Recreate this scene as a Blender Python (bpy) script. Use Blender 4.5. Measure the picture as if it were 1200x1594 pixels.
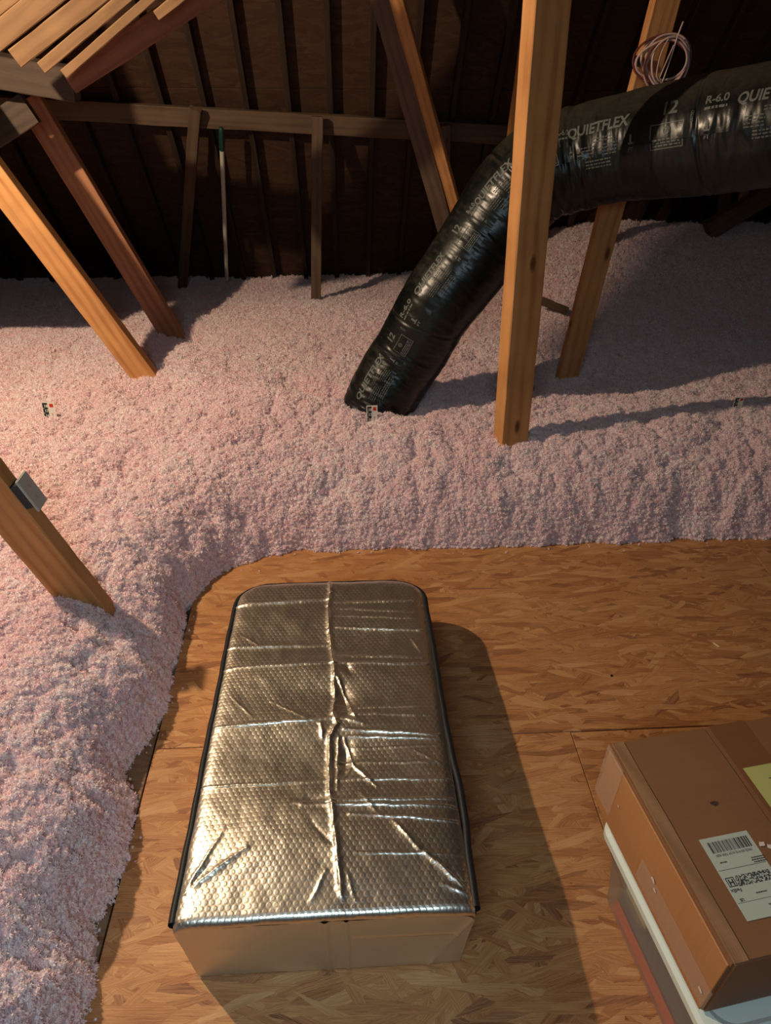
import bpy, bmesh, math, random
import numpy as np
from mathutils import Vector, Matrix, Euler
random.seed(7); RNG = np.random.default_rng(7)
for o in list(bpy.data.objects): bpy.data.objects.remove(o, do_unlink=True)
SC = bpy.context.scene; COL = SC.collection

# ------------------------------------------------------------------ camera
FPX, CAMZ = 1060.0, 1.775
def cam_axes(pitch=34.5, yaw=3.6, roll=0.6):
    t, a, r = math.radians(pitch), math.radians(yaw), math.radians(roll)
    fw = Vector((math.sin(a)*math.cos(t), math.cos(a)*math.cos(t), -math.sin(t)))
    rt = Vector((math.cos(a), -math.sin(a), 0)); up = rt.cross(fw)
    rt2 = rt*math.cos(r) + up*math.sin(r); up2 = rt2.cross(fw)
    return rt2, up2, fw
RT, UP, FW = cam_axes()
CP = Vector((0, 0, CAMZ))
cd = bpy.data.cameras.new('camera'); cam = bpy.data.objects.new('camera', cd); COL.objects.link(cam)
m = Matrix((RT, UP, -FW)).transposed().to_4x4(); m.translation = CP; cam.matrix_world = m
cd.sensor_fit = 'VERTICAL'; cd.sensor_height = 36; cd.sensor_width = 36*1200/1594; cd.lens = FPX/1594*36
cd.clip_start = 0.02; cd.clip_end = 60
SC.camera = cam
def ray(x, y): return FW + RT*((x-600)/FPX) + UP*((797-y)/FPX)
def G(x, y, z=0.0): d = ray(x, y); return CP + d*((z-CAMZ)/d.z)
def PY(x, y, Y): d = ray(x, y); return CP + d*(Y/d.y)
def PD(x, y, D): return CP + ray(x, y)*D

# ------------------------------------------------------------------ world, lights, exposure
w = bpy.data.worlds.new('world'); SC.world = w; w.use_nodes = True
w.node_tree.nodes['Background'].inputs[0].default_value = (0.35, 0.55, 0.6, 1)
w.node_tree.nodes['Background'].inputs[1].default_value = 0.012
ld = bpy.data.lights.new('bulb', 'POINT'); ld.energy = 232; ld.color = (1.0, 0.76, 0.52); ld.shadow_soft_size = 0.028
lo = bpy.data.objects.new('bulb', ld); lo.location = (-1.93, 2.0, 2.42); COL.objects.link(lo)
# cool fill light added close behind the camera, source unseen
ad = bpy.data.lights.new('cool_light', 'AREA'); ad.shape = 'RECTANGLE'; ad.size = 0.8; ad.size_y = 0.4; ad.energy = 15.5; ad.color = (0.66, 0.86, 1.0)
ao = bpy.data.objects.new('cool_light', ad); ao.location = (-0.2, -0.42, 2.0); COL.objects.link(ao)
ao.rotation_euler = (Vector((0.0, 1.0, -1.5))).to_track_quat('-Z', 'Y').to_euler()
SC.view_settings.view_transform = 'Standard'; SC.view_settings.look = 'None'
SC.view_settings.gamma = 1.0; SC.view_settings.use_curve_mapping = False
SC.view_settings.exposure = 0.12
SC.cycles.diffuse_bounces = 8; SC.cycles.max_bounces = 14

# ------------------------------------------------------------------ helpers
def tag(o, label=None, cat=None, group=None, kind=None):
    if label: o['label'] = label
    if cat: o['category'] = cat
    if group: o['group'] = group
    if kind: o['kind'] = kind
    return o
def obj(name, me, mat=None, parent=None, smooth=False):
    if isinstance(me, bmesh.types.BMesh):
        bm = me; me = bpy.data.meshes.new(name); bm.to_mesh(me); bm.free()
    o = bpy.data.objects.new(name, me); COL.objects.link(o)
    if mat is not None and not me.materials:
        for mm in (mat if isinstance(mat, (list, tuple)) else [mat]): me.materials.append(mm)
    if parent is not None: o.parent = parent
    if smooth: me.shade_smooth()
    return o
def empty(name, loc=(0, 0, 0)):
    o = bpy.data.objects.new(name, None); o.location = loc; o.empty_display_size = .1; COL.objects.link(o); return o
def pydata(name, v, f):
    me = bpy.data.meshes.new(name); me.from_pydata([tuple(p) for p in v], [], f); me.update(); return me
def box_bm(x0, x1, y0, y1, z0, z1, bev=0.0, seg=1):
    bm = bmesh.new()
    bmesh.ops.create_cube(bm, size=1)
    for v in bm.verts:
        v.co = Vector(((x0+x1)/2+v.co.x*(x1-x0), (y0+y1)/2+v.co.y*(y1-y0), (z0+z1)/2+v.co.z*(z1-z0)))
    if bev: bmesh.ops.bevel(bm, geom=bm.edges[:], offset=bev, segments=seg, affect='EDGES', clamp_overlap=True)
    return bm
def grid_mesh(name, P):          # P: (n, m, 3) array
    n, mm = P.shape[:2]
    me = bpy.data.meshes.new(name)
    i = np.arange(n*mm).reshape(n, mm)
    q = np.stack([i[:-1, :-1], i[:-1, 1:], i[1:, 1:], i[1:, :-1]], -1).reshape(-1, 4)
    me.vertices.add(n*mm); me.vertices.foreach_set('co', P.reshape(-1).astype(np.float32))
    me.loops.add(q.size); me.loops.foreach_set('vertex_index', q.reshape(-1).astype(np.int32))
    me.polygons.add(len(q)); me.polygons.foreach_set('loop_start', (np.arange(len(q))*4).astype(np.int32))
    me.update(calc_edges=True); me.validate(); return me

class NT:                        # tiny shader helper
    def __init__(s, name):
        s.m = bpy.data.materials.new(name); s.m.use_nodes = True; s.t = s.m.node_tree; s.N = s.t.nodes; s.L = s.t.links
        s.b = s.N['Principled BSDF']; s.out = s.N['Material Output']
    def n(s, typ, **kw):
        x = s.N.new('ShaderNode'+typ)
        for k, v in kw.items():
            if k.startswith('i_'):
                key = k[2:].replace('_', ' '); x.inputs[int(key) if key.isdigit() else key].default_value = v
            else: setattr(x, k, v)
        return x
    def l(s, a, b, ai=0, bi=0):
        s.L.new(a.outputs[ai] if not isinstance(a, bpy.types.NodeSocket) else a, b.inputs[bi]); return b
    def math(s, op, a, b=None, clamp=False):
        x = s.n('Math', operation=op, use_clamp=clamp)
        for k, v in enumerate((a, b)):
            if v is None: continue
            if isinstance(v, (int, float)): x.inputs[k].default_value = v
            else: s.L.new(v.outputs[0] if isinstance(v, bpy.types.Node) else v, x.inputs[k])
        return x.outputs[0]
    def ramp(s, fac, stops, interp='LINEAR'):
        r = s.n('ValToRGB'); r.color_ramp.interpolation = interp
        e = r.color_ramp.elements
        while len(e) < len(stops): e.new(0.5)
        for k, (p, c) in enumerate(stops): e[k].position = p; e[k].color = (*c, 1) if len(c) == 3 else c
        s.L.new(fac, r.inputs[0]); return r.outputs[0]
    def mix(s, fac, a, b, mode='MIX'):
        x = s.n('Mix', data_type='RGBA', blend_type=mode)
        for k, v in ((0, fac), (6, a), (7, b)):
            if isinstance(v, (int, float)): x.inputs[k].default_value = v
            elif isinstance(v, tuple): x.inputs[k].default_value = (*v, 1)
            else: s.L.new(v, x.inputs[k])
        return x.outputs[2]
    def bump(s, h, strength=.3, dist=.002, normal=None):
        x = s.n('Bump'); x.inputs['Strength'].default_value = strength; x.inputs['Distance'].default_value = dist
        s.L.new(h, x.inputs['Height'])
        if normal is not None: s.L.new(normal, x.inputs['Normal'])
        s.L.new(x.outputs[0], s.b.inputs['Normal']); return x.outputs[0]
    def base(s, c): 
        if isinstance(c, tuple): s.b.inputs['Base Color'].default_value = (*c, 1)
        else: s.L.new(c, s.b.inputs['Base Color'])
def plain(name, c, rough=.6, metal=0.0, spec=.4):
    k = NT(name); k.base(c); k.b.inputs['Roughness'].default_value = rough; k.b.inputs['Metallic'].default_value = metal
    k.b.inputs['Specular IOR Level'].default_value = spec; return k.m

def wood_mat(name, c1, c2, cd, knots=1.0, rough=.62, warm=1.0):
    k = NT(name); tc = k.n('TexCoord'); oi = k.n('ObjectInfo')
    off = k.n('VectorMath', operation='SCALE'); off.inputs[0].default_value = (37.0, 11.0, 5.0); k.l(oi, off, 5, 3)
    add = k.n('VectorMath', operation='ADD'); k.l(tc, add, 3, 0); k.l(off, add, 0, 1)
    mp = k.n('Mapping'); mp.inputs['Scale'].default_value = (0.9, 9, 9); k.l(add, mp)
    n1 = k.n('TexNoise', i_Scale=2.2, i_Detail=5.0, i_Roughness=.6, i_Distortion=.6); k.l(mp, n1)
    mp2 = k.n('Mapping'); mp2.inputs['Scale'].default_value = (3, 130, 130); k.l(add, mp2)
    n2 = k.n('TexNoise', i_Scale=1.0, i_Detail=3.0); k.l(mp2, n2)
    # growth ring bands
    wv = k.n('TexWave', wave_type='BANDS', bands_direction='Y', i_Scale=7.0, i_Distortion=5.0, i_Detail=2.0, i_Detail_Scale=.8)
    mp3 = k.n('Mapping'); mp3.inputs['Scale'].default_value = (.18, 1, .6); k.l(add, mp3); k.l(mp3, wv)
    f = k.math('ADD', k.math('MULTIPLY', n1.outputs[0], .75), k.math('MULTIPLY', wv.outputs[1], .22))
    f = k.math('ADD', f, k.math('MULTIPLY', n2.outputs[0], .16))
    col = k.ramp(f, [(.30, c2), (.58, c1), (.82, tuple(min(1, x*1.12) for x in c1))])
    # knots
    mk = k.n('Mapping'); mk.inputs['Scale'].default_value = (3.2, 8, 8); k.l(add, mk)
    vo = k.n('TexVoronoi', i_Scale=1.0, i_Randomness=1.0); k.l(mk, vo)
    sel = k.n('SeparateColor'); k.l(vo, sel, 1, 0)
    on = k.math('GREATER_THAN', sel.outputs[0], .62)
    kd = k.ramp(vo.outputs[0], [(.0, (1, 1, 1)), (.07, (.85, .85, .85)), (.13, (0, 0, 0))])
    kn = k.math('MULTIPLY', k.math('MULTIPLY', on, kd), knots)
    col = k.mix(kn, col, cd)
    ng = k.n('TexNoise', i_Scale=6.0, i_Detail=4.0); k.l(add, ng)
    dirt = k.ramp(ng.outputs[0], [(.35, (0, 0, 0)), (.75, (1, 1, 1))])
    col = k.mix(k.math('MULTIPLY', dirt, .35), col, tuple(x*.6 for x in c2))
    k.base(col); k.b.inputs['Roughness'].default_value = rough; k.b.inputs['Specular IOR Level'].default_value = .25
    k.bump(k.math('ADD', k.math('MULTIPLY', n2.outputs[0], 1.0), k.math('MULTIPLY', kn, -.8)), .35, .0012)
    return k.m

def osb_mat(name, tones, along=(7.0, 62.0), rough=.5, bump=.35, angles=(3, -13, 24, -38, 61, -77), dark=(.20, .06, .03)):
    """wood flakes: several layers of stretched cells, each layer laid at its own angle, the top flake wins"""
    k = NT(name); tc = k.n('TexCoord'); oi = k.n('ObjectInfo')
    off = k.n('VectorMath', operation='SCALE'); off.inputs[0].default_value = (13.0, 7.0, 3.0); k.l(oi, off, 5, 3)
    add0 = k.n('VectorMath', operation='ADD'); k.l(tc, add0, 3, 0); k.l(off, add0, 0, 1)
    nd = k.n('TexNoise', i_Scale=9.0, i_Detail=2.0); k.l(add0, nd)
    ds = k.n('VectorMath', operation='SCALE'); k.l(nd, ds, 1, 0); ds.inputs[3].default_value = .006
    nd2 = k.n('TexNoise', i_Scale=110.0, i_Detail=2.0); k.l(add0, nd2)
    ds2 = k.n('VectorMath', operation='SCALE'); k.l(nd2, ds2, 1, 0); ds2.inputs[3].default_value = .0045
    dsum = k.n('VectorMath', operation='ADD'); k.l(ds, dsum, 0, 0); k.l(ds2, dsum, 0, 1)
    add = k.n('VectorMath', operation='ADD'); k.l(add0, add, 0, 0); k.l(dsum, add, 0, 1)
    val = None; hid = None; grain = None
    for q, a in enumerate(angles):
        mr = k.n('Mapping'); mr.inputs['Rotation'].default_value = (0, 0, math.radians(a)); mr.inputs['Location'].default_value = (q*3.1, q*1.7, 0)
        k.l(add, mr)
        ms = k.n('Mapping'); sc = (1.0, .85, 1.2, .8, 1.0, 1.3)[q % 6]
        ms.inputs['Scale'].default_value = (along[0]*sc, along[1]*sc, 1); k.l(mr, ms)
        vo = k.n('TexVoronoi', voronoi_dimensions='2D', i_Scale=1.0, i_Randomness=1.0); k.l(ms, vo)
        sp = k.n('SeparateColor'); k.l(vo, sp, 1, 0)
        mg = k.n('Mapping'); mg.inputs['Scale'].default_value = (12, 420, 1); k.l(mr, mg)
        gn = k.n('TexNoise', noise_dimensions='2D', i_Scale=1.0, i_Detail=1.0); k.l(mg, gn)
        if val is None: val, pr, grain = sp.outputs[0], sp.outputs[1], gn.outputs[0]
        else:
            # later layers are rarer: priority shrinks
            p2 = k.math('SUBTRACT', sp.outputs[1], (.0, .12, .25, .32, .42, .55)[q % 6])
            top = k.math('GREATER_THAN', p2, pr)
            def sel(a_, b_):
                x = k.n('Mix', data_type='FLOAT'); k.L.new(top, x.inputs[0]); k.L.new(a_, x.inputs[2]); k.L.new(b_, x.inputs[3]); return x.outputs[0]
            val = sel(val, sp.outputs[0]); pr = sel(pr, p2); grain = sel(grain, gn.outputs[0])
    st = [(i/(len(tones)-1)*.88, c) for i, c in enumerate(tones)] + [(.93, dark), (1.0, dark)]
    col = k.ramp(val, st)
    col = k.mix(.38, col, k.ramp(grain, [(.25, tuple(x*.55 for x in tones[0])), (.7, tones[-1])]))
    big = k.n('TexNoise', i_Scale=1.3, i_Detail=3.0); k.l(add0, big)
    col = k.mix(k.math('MULTIPLY', big.outputs[0], .35), col, tuple(x*.75 for x in tones[1]))
    k.base(col); k.b.inputs['Roughness'].default_value = rough; k.b.inputs['Specular IOR Level'].default_value = .3
    h = k.math('ADD', k.math('MULTIPLY', pr, 1.0), k.math('MULTIPLY', grain, .35))
    k.bump(h, bump, .0016)
    return k.m

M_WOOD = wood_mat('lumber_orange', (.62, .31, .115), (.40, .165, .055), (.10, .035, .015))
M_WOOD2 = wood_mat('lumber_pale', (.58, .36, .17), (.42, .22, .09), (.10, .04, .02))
M_WOODSH = wood_mat('lumber_shaded_red', (.40, .185, .095), (.27, .11, .06), (.08, .03, .015))  # shadow of the front brace deepened into this wood colour
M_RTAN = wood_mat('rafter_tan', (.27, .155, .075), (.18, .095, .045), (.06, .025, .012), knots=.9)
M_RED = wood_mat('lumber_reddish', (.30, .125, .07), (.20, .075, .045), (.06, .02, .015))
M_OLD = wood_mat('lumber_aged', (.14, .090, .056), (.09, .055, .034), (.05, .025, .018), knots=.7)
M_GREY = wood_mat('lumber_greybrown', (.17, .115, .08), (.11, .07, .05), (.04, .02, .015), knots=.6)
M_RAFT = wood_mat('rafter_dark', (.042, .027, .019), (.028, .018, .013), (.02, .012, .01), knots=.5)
M_HEAD = wood_mat('header_shaded_brown', (.085, .058, .042), (.05, .034, .025), (.02, .012, .01), knots=.5)  # unlit look of the header put into its wood tone
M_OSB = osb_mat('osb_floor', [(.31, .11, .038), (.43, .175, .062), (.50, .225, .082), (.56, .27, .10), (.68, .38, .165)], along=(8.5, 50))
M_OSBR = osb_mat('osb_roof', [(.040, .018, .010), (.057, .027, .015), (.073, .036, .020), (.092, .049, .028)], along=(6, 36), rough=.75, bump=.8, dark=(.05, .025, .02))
M_OSBSTRIP = osb_mat('osb_strip', [(.19, .10, .05), (.25, .15, .08), (.30, .19, .11)])

def timber(name, A, B, width, thick, facing, mat, label=None, cat=None, group=None, parent=None, seg=14, rag=.0012, kind=None, bev=.003, side='right'):
    """rough sawn timber; A and B lie on the centre line of its wide face, which looks along `facing`"""
    A, B = Vector(A), Vector(B); ax = (B-A); L = ax.length; ax.normalize()
    n = Vector(facing); n = (n - ax*n.dot(ax)).normalized(); yv = n.cross(ax)
    rnd = random.Random(hash((round(A.x, 3), round(A.y, 3), round(L, 3))) & 0xffff)
    bm = bmesh.new(); rings = []
    prof = [(-width/2+bev, 0), (width/2-bev, 0), (width/2, -bev), (width/2, -thick+bev), (width/2-bev, -thick), (-width/2+bev, -thick), (-width/2, -thick+bev), (-width/2, -bev)]
    bow = rnd.uniform(-1, 1)*.0015
    for i in range(seg+1):
        x = L*i/seg; b = bow*math.sin(math.pi*i/seg)
        rings.append([bm.verts.new((x, y+b+rnd.uniform(-rag, rag), z+rnd.uniform(-rag, rag)*.5)) for y, z in prof])
    for i in range(seg):
        for j in range(8):
            bm.faces.new((rings[i][j], rings[i][(j+1) % 8], rings[i+1][(j+1) % 8], rings[i+1][j]))
    bm.faces.new(rings[0][::-1]); bm.faces.new(rings[-1])
    bmesh.ops.recalc_face_normals(bm, faces=bm.faces[:])
    o = obj(name, bm, mat)
    mw = Matrix((ax, yv, n)).transposed().to_4x4(); mw.translation = A
    if parent is not None: o.parent = parent; o.matrix_parent_inverse = Matrix.Identity(4); mw = parent_inv(parent) @ mw
    o.matrix_world = mw; o.matrix_basis = mw
    tag(o, label, cat, group, kind); return o
def parent_inv(p):
    mm = Matrix.Translation(p.location); return mm.inverted()

# ------------------------------------------------------------------ numpy noise
def _h(ix, iy, s):
    h = (ix.astype(np.int64)*374761393 + iy.astype(np.int64)*668265263 + s*2147483647) & 0xffffffff
    h = ((h ^ (h >> 13))*1274126177) & 0xffffffff
    return ((h ^ (h >> 16)) & 0xffff)/65535.0
def vnoise(x, y, s=0):
    ix, iy = np.floor(x), np.floor(y); fx, fy = x-ix, y-iy
    u, v = fx*fx*(3-2*fx), fy*fy*(3-2*fy)
    a, b, c, d = _h(ix, iy, s), _h(ix+1, iy, s), _h(ix, iy+1, s), _h(ix+1, iy+1, s)
    return (a*(1-u)+b*u)*(1-v)+(c*(1-u)+d*u)*v*1.0
def fbm(x, y, o=4, s=0):
    t = 0; a = .5
    for k in range(o): t = t+a*(vnoise(x*2**k, y*2**k, s+k)-.5)*2; a *= .5
    return t
def puffs(x, y, s=0):            # rounded bumps, height 0..1
    ix, iy = np.floor(x), np.floor(y); best = np.full(x.shape, 9.0)
    for dx in (-1, 0, 1):
        for dy in (-1, 0, 1):
            cx, cy = ix+dx, iy+dy
            d = (x-cx-_h(cx, cy, s+5))**2+(y-cy-_h(cx, cy, s+9))**2
            best = np.minimum(best, d)
    return np.sqrt(np.clip(1-best*1.1, 0, 1))

# ------------------------------------------------------------------ insulation height
EX, EY, ER = -.625, 2.30, .40
def edge_dist(X, Y):
    wob = .030*fbm(X*5, Y*5, 3, 3)+.022*fbm(X*17, Y*17, 3, 8)
    wob = wob - .062*np.exp(-((Y-1.27)/.10)**2-((X+.65)/.15)**2)
    cx, cy = EX+ER, EY-ER
    a, b = np.maximum(cx-X, 0), np.maximum(Y-cy, 0)
    inside = np.maximum(cx-X, Y-cy)
    d = np.where((cx-X > 0) | (Y-cy > 0), np.hypot(a, b), inside)-ER
    return d+wob
def gs(X, Y, x0, y0, sx, sy): return np.exp(-((X-x0)/sx)**2-((Y-y0)/sy)**2)
def sm(a, b, x): t = np.clip((x-a)/(b-a), 0, 1); return t*t*(3-2*t)
def ridge(X, Y, a, b, wd):
    a, b = np.array(a), np.array(b); ab = b-a; L2 = (ab**2).sum()
    t = np.clip(((X-a[0])*ab[0]+(Y-a[1])*ab[1])/L2, 0, 1)
    return np.exp(-((X-a[0]-t*ab[0])**2+(Y-a[1]-t*ab[1])**2)/wd**2)
def ins_h(X, Y, fine=True):
    d = edge_dist(X, Y)
    H0 = .29+.05*fbm(X*.9+3, Y*.9, 2, 20)
    H0 = H0 - .21*sm(4.0, 6.0, Y)*(1-sm(.2, 1.6, X)) + .30*sm(3.9, 5.4, Y)*sm(.5, 2.2, X)
    H0 = H0 + .05*gs(X, Y, -.45, 2.75, .35, .3) + .06*ridge(X, Y, (-.75, 3.2), (.38, 2.65), .16) - .09*ridge(X, Y, (-.28, 3.30), (.12, 2.98), .10)
    H0 = H0 + .04*gs(X, Y, 1.5, 2.75, .5, .22) - .07*gs(X, Y, 1.4, 3.35, .9, .25) + .05*gs(X, Y, 1.7, 4.0, .7, .3)
    H0 = H0 - .05*gs(X, Y, -.85, 1.75, .16, .10) + .05*gs(X, Y, .00, 3.03, .13, .10) - .05*gs(X, Y, -.95, 4.05, .2, .2)
    rise = 1-np.exp(-np.clip(d, 0, None)/.13)
    z = H0*rise
    if fine:
        amp = np.clip(d/.06, 0, 1)
        near = 1-.55*sm(2.4, 4.5, Y)
        z = z+amp*near*(.050*(puffs(X*6.5+.3*fbm(X*9, Y*9, 2, 1), Y*6.5+.3*fbm(X*9, Y*9, 2, 31), 1)-.5)+.052*(puffs(X*14, Y*14, 2)-.5)+.030*(puffs(X*31, Y*31, 3)-.5)) + amp*.02*fbm(X*3.5, Y*3.5, 3, 40)
        z = z+np.clip(1-d/.06, 0, 1)*.012*(d > 0)
    return np.where(d > 0, z, -.035+d*.0)

# ------------------------------------------------------------------ structure: floor
floor_me = box_bm(-3.9, 4.5, -1.0, 7.0, -.10, -.022)
floor = obj('floor', floor_me, plain('subfloor', (.10, .06, .04), .9)); floor['kind'] = 'structure'
def panel(x0, x1, y0, y1, z=0.0, mat=M_OSB):
    bm = box_bm(x0, x1, y0, y1, z-.018, z, .0012)
    return obj('osb_panel', bm, mat, floor)
gp = .0022
panel(-.612, .675-gp, -1.0, 1.338-gp); panel(.675, 3.1, -1.0, 1.336-gp)
panel(-.612, 1.71-gp, 1.338, 2.60); panel(1.71, 4.1, 1.338, 2.60, .001)
panel(-1.83, -.618, -1.0, 1.45, -.004, M_OSBSTRIP)

# ------------------------------------------------------------------ structure: roof
RA = math.radians(56)
RY0, RZ0 = 6.1, .1                      # a point of the far roof slope
def roofp(X, z): return Vector((X, RY0-(z-RZ0)/math.tan(RA), z))
roof_n = Vector((0, -math.sin(RA), -math.cos(RA)))      # looks into the attic
up_s = Vector((0, -math.cos(RA), math.sin(RA)))
zt, zb = 5.0, -.5
def slab(name, pts, nrm, th, mat, parent=None):
    n = Vector(nrm).normalized(); v = [Vector(p) for p in pts]+[Vector(p)-n*th for p in pts]
    k = len(pts); f = [tuple(range(k)), tuple(range(2*k-1, k-1, -1))]+[(i, i+k, (i+1) % k+k, (i+1) % k) for i in range(k)]
    bm = bmesh.new(); vs = [bm.verts.new(p) for p in v]
    for q in f: bm.faces.new([vs[j] for j in q])
    bmesh.ops.recalc_face_normals(bm, faces=bm.faces[:])
    me = bpy.data.meshes.new(name); bm.to_mesh(me); bm.free(); return obj(name, me, mat, parent)
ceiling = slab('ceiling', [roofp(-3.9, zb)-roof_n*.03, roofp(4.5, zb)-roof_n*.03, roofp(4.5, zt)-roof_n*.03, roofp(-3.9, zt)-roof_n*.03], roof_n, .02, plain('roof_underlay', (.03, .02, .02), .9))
ceiling['kind'] = 'structure'
# sheathing boards, each in its own local frame so the flakes follow the slope
def sheet(x0, x1, s0, s1):
    bm = box_bm(x0, x1, s0, s1, -.012, 0, .0015)
    o = obj('sheathing_panel', bm, M_OSBR, ceiling)
    mw = Matrix((Vector((1, 0, 0)), up_s, roof_n*-1)).transposed().to_4x4()
    # x, slope, outward; keep right handed
    zc = Vector((1, 0, 0)).cross(up_s); mw = Matrix((Vector((1, 0, 0)), up_s, zc)).transposed().to_4x4(); mw.translation = roofp(0, RZ0)
    # inside face is the -zc side
    for v in o.data.vertices: v.co.z = -v.co.z
    o.data.flip_normals(); o.matrix_basis = mw; return o
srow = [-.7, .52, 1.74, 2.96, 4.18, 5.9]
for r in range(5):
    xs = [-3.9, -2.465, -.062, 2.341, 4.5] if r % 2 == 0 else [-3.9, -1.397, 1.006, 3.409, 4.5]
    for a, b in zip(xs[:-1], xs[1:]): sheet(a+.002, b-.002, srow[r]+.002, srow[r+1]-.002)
# common rafters of the far slope (spacing measured in the picture)
for k in range(-12, 16):
    X = -.062+.267*k
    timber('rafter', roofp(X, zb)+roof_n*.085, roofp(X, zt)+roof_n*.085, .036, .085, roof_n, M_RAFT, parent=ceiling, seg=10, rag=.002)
# near slope of the same roof, behind and above the photographer
ridgep = roofp(0, zt)
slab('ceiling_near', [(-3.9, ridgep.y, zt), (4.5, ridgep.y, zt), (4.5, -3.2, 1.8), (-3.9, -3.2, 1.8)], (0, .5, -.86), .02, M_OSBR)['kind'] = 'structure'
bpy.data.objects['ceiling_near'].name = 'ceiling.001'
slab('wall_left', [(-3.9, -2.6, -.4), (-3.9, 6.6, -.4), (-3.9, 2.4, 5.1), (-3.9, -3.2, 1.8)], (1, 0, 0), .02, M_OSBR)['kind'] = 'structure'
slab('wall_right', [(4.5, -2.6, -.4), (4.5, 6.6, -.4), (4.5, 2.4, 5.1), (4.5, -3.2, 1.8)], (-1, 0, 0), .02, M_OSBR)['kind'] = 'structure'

# ------------------------------------------------------------------ timbers in the attic
F = (0, -1, 0)
# the pair of leaning webs at the left, and the near one
def webnear(name, pb, pt, Y, width, thick, mat, label, ext0=.35, ext1=.35, facing=F, Y2=None):
    a, b = PY(*pb, Y), PY(*pt, Y if Y2 is None else Y2); d = (b-a).normalized()
    return timber(name, a-d*ext0, b+d*ext1, width, thick, facing, mat, label, 'timber')
b0 = webnear('leaning_brace', (128, 945), (0, 790), 1.70, .125, .060, M_WOOD, 'short orange leaning timber at the lower left with a grey electrical box on its edge', .25, .12)
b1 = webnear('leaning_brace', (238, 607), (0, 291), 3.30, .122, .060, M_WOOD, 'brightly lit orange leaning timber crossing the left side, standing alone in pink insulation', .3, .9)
b2 = webnear('leaning_brace', (279, 545), (45, 160), 4.08, .130, .060, M_WOODSH, 'reddish shaded leaning timber under the dark header, behind the brightly lit one', .3, .02)
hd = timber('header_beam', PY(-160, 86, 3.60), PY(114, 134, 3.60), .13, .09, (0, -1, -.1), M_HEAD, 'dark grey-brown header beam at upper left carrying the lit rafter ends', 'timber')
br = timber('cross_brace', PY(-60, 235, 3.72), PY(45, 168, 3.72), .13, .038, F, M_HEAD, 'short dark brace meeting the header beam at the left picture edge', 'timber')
# rafters resting on the header
def upright(px0, px1, Y, w_px, mat, label, th=.025, facing=(0, -1, -.15), name='lit_rafter', grp=None, Y2=None, ext=.5):
    a, b = PY(*px0, Y), PY(*px1, Y if Y2 is None else Y2); D = (a-CP).dot(FW); d = (b-a).normalized()
    return timber(name, a, b+d*ext, w_px*D/FPX*.80, th, facing, mat, label, 'rafter', grp)
upright((-64, 106), (70, -2), 3.2, 40, M_RTAN, 'widest lit rafter at the top left corner of the attic')
upright((-60, 56), (20, -10), 3.2, 26, M_RTAN, 'lit rafter cut by the top left picture corner, outermost of the rafters')
upright((23, 92), (150, -8), 3.2, 33, M_RTAN, 'lit rafter with a knot near its sawn end, second from the left corner')
upright((64, 106), (195, -4), 3.2, 21, M_RTAN, 'narrow lit rafter with sawn end above the header tip, third from the left corner')
upright((99, 116), (232, 0), 3.2, 16, M_RTAN, 'thin lit rafter with bark edge lying against the reddish rafter', th=.04)
upright((243, 25), (290, -12), 3.2, 18, M_RTAN, 'short pale block nailed above the reddish rafter', th=.03, name='nailed_block')
upright((106, 128), (325, -14), 3.42, 44, M_RED, 'broad reddish-brown rafter rising right from the header tip')

# centre post, its two visible faces turned to the left
def post(name, base, top, width, thick, yaw, mat, label, ext0=.45, ext1=.5):
    a, b = Vector(base), Vector(top); d = (b-a).normalized()
    return timber(name, a-d*ext0, b+d*ext1, width, thick, (math.sin(yaw), -math.cos(yaw), 0), mat, label, 'post', seg=18)
pa, pb_ = PY(801, 700, 2.6), PY(863, 0, 2.6)
centre_post = post('wooden_post', pa, pb_, .130, .082, math.radians(16), M_WOOD, 'tall orange wooden post standing upright in front of the black duct')
pa, pb_ = PY(890, 570, 3.4), PY(1040, 0, 3.4)
post2 = post('wooden_post', pa, pb_, .118, .045, math.radians(10), M_WOOD, 'leaning wooden post behind the black duct with the wire coil on it')
a, b = PY(801, 230, 4.3), PY(825, 60, 4.2)
post3 = post('wooden_post', a, b, .09, .04, 0, M_WOOD, 'thin strip of lit post peeking out left behind the tall orange post', .30, .6)
# strut at the middle top
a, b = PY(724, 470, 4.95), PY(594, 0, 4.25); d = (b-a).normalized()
timber('roof_strut', a-d*.2, b+d*.4, .105, .04, (-.1, -1, 0), M_GREY, 'dull brown leaning roof strut at the top centre, left board of the pair', 'strut')  # shade on this board carried by the darker wood colour
a, b = PY(746, 462, 4.93), PY(616, 0, 4.23); d = (b-a).normalized()
timber('roof_strut', a-d*.2, b+d*.4, .07, .04, (-.5, -1, 0), M_WOOD, 'lit orange leaning roof strut at the top centre, right board of the pair', 'strut')
# out of view: truss web shading the right mound, panel added to darken the left back
L1, L2 = Vector((-1.38, 2.3, 2.06)), Vector((-1.53, 2.3, 2.27)); ld_ = (L2-L1).normalized(); off = Vector((.81, 0, .58))*.075
timber('truss_web', L1-ld_*.05+off, L2+ld_*.6+off, .15, .038, F, M_WOOD, 'leaning truss web high at the left beside the lamp', 'timber')
slab('shade_panel', [(-3.6, 3.40, 1.08), (-1.64, 3.40, 1.08), (-1.64, 3.40, 2.9), (-3.6, 3.40, 2.9)], (0, -1, 0), .015, M_OSBR)['kind'] = 'structure'
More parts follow.
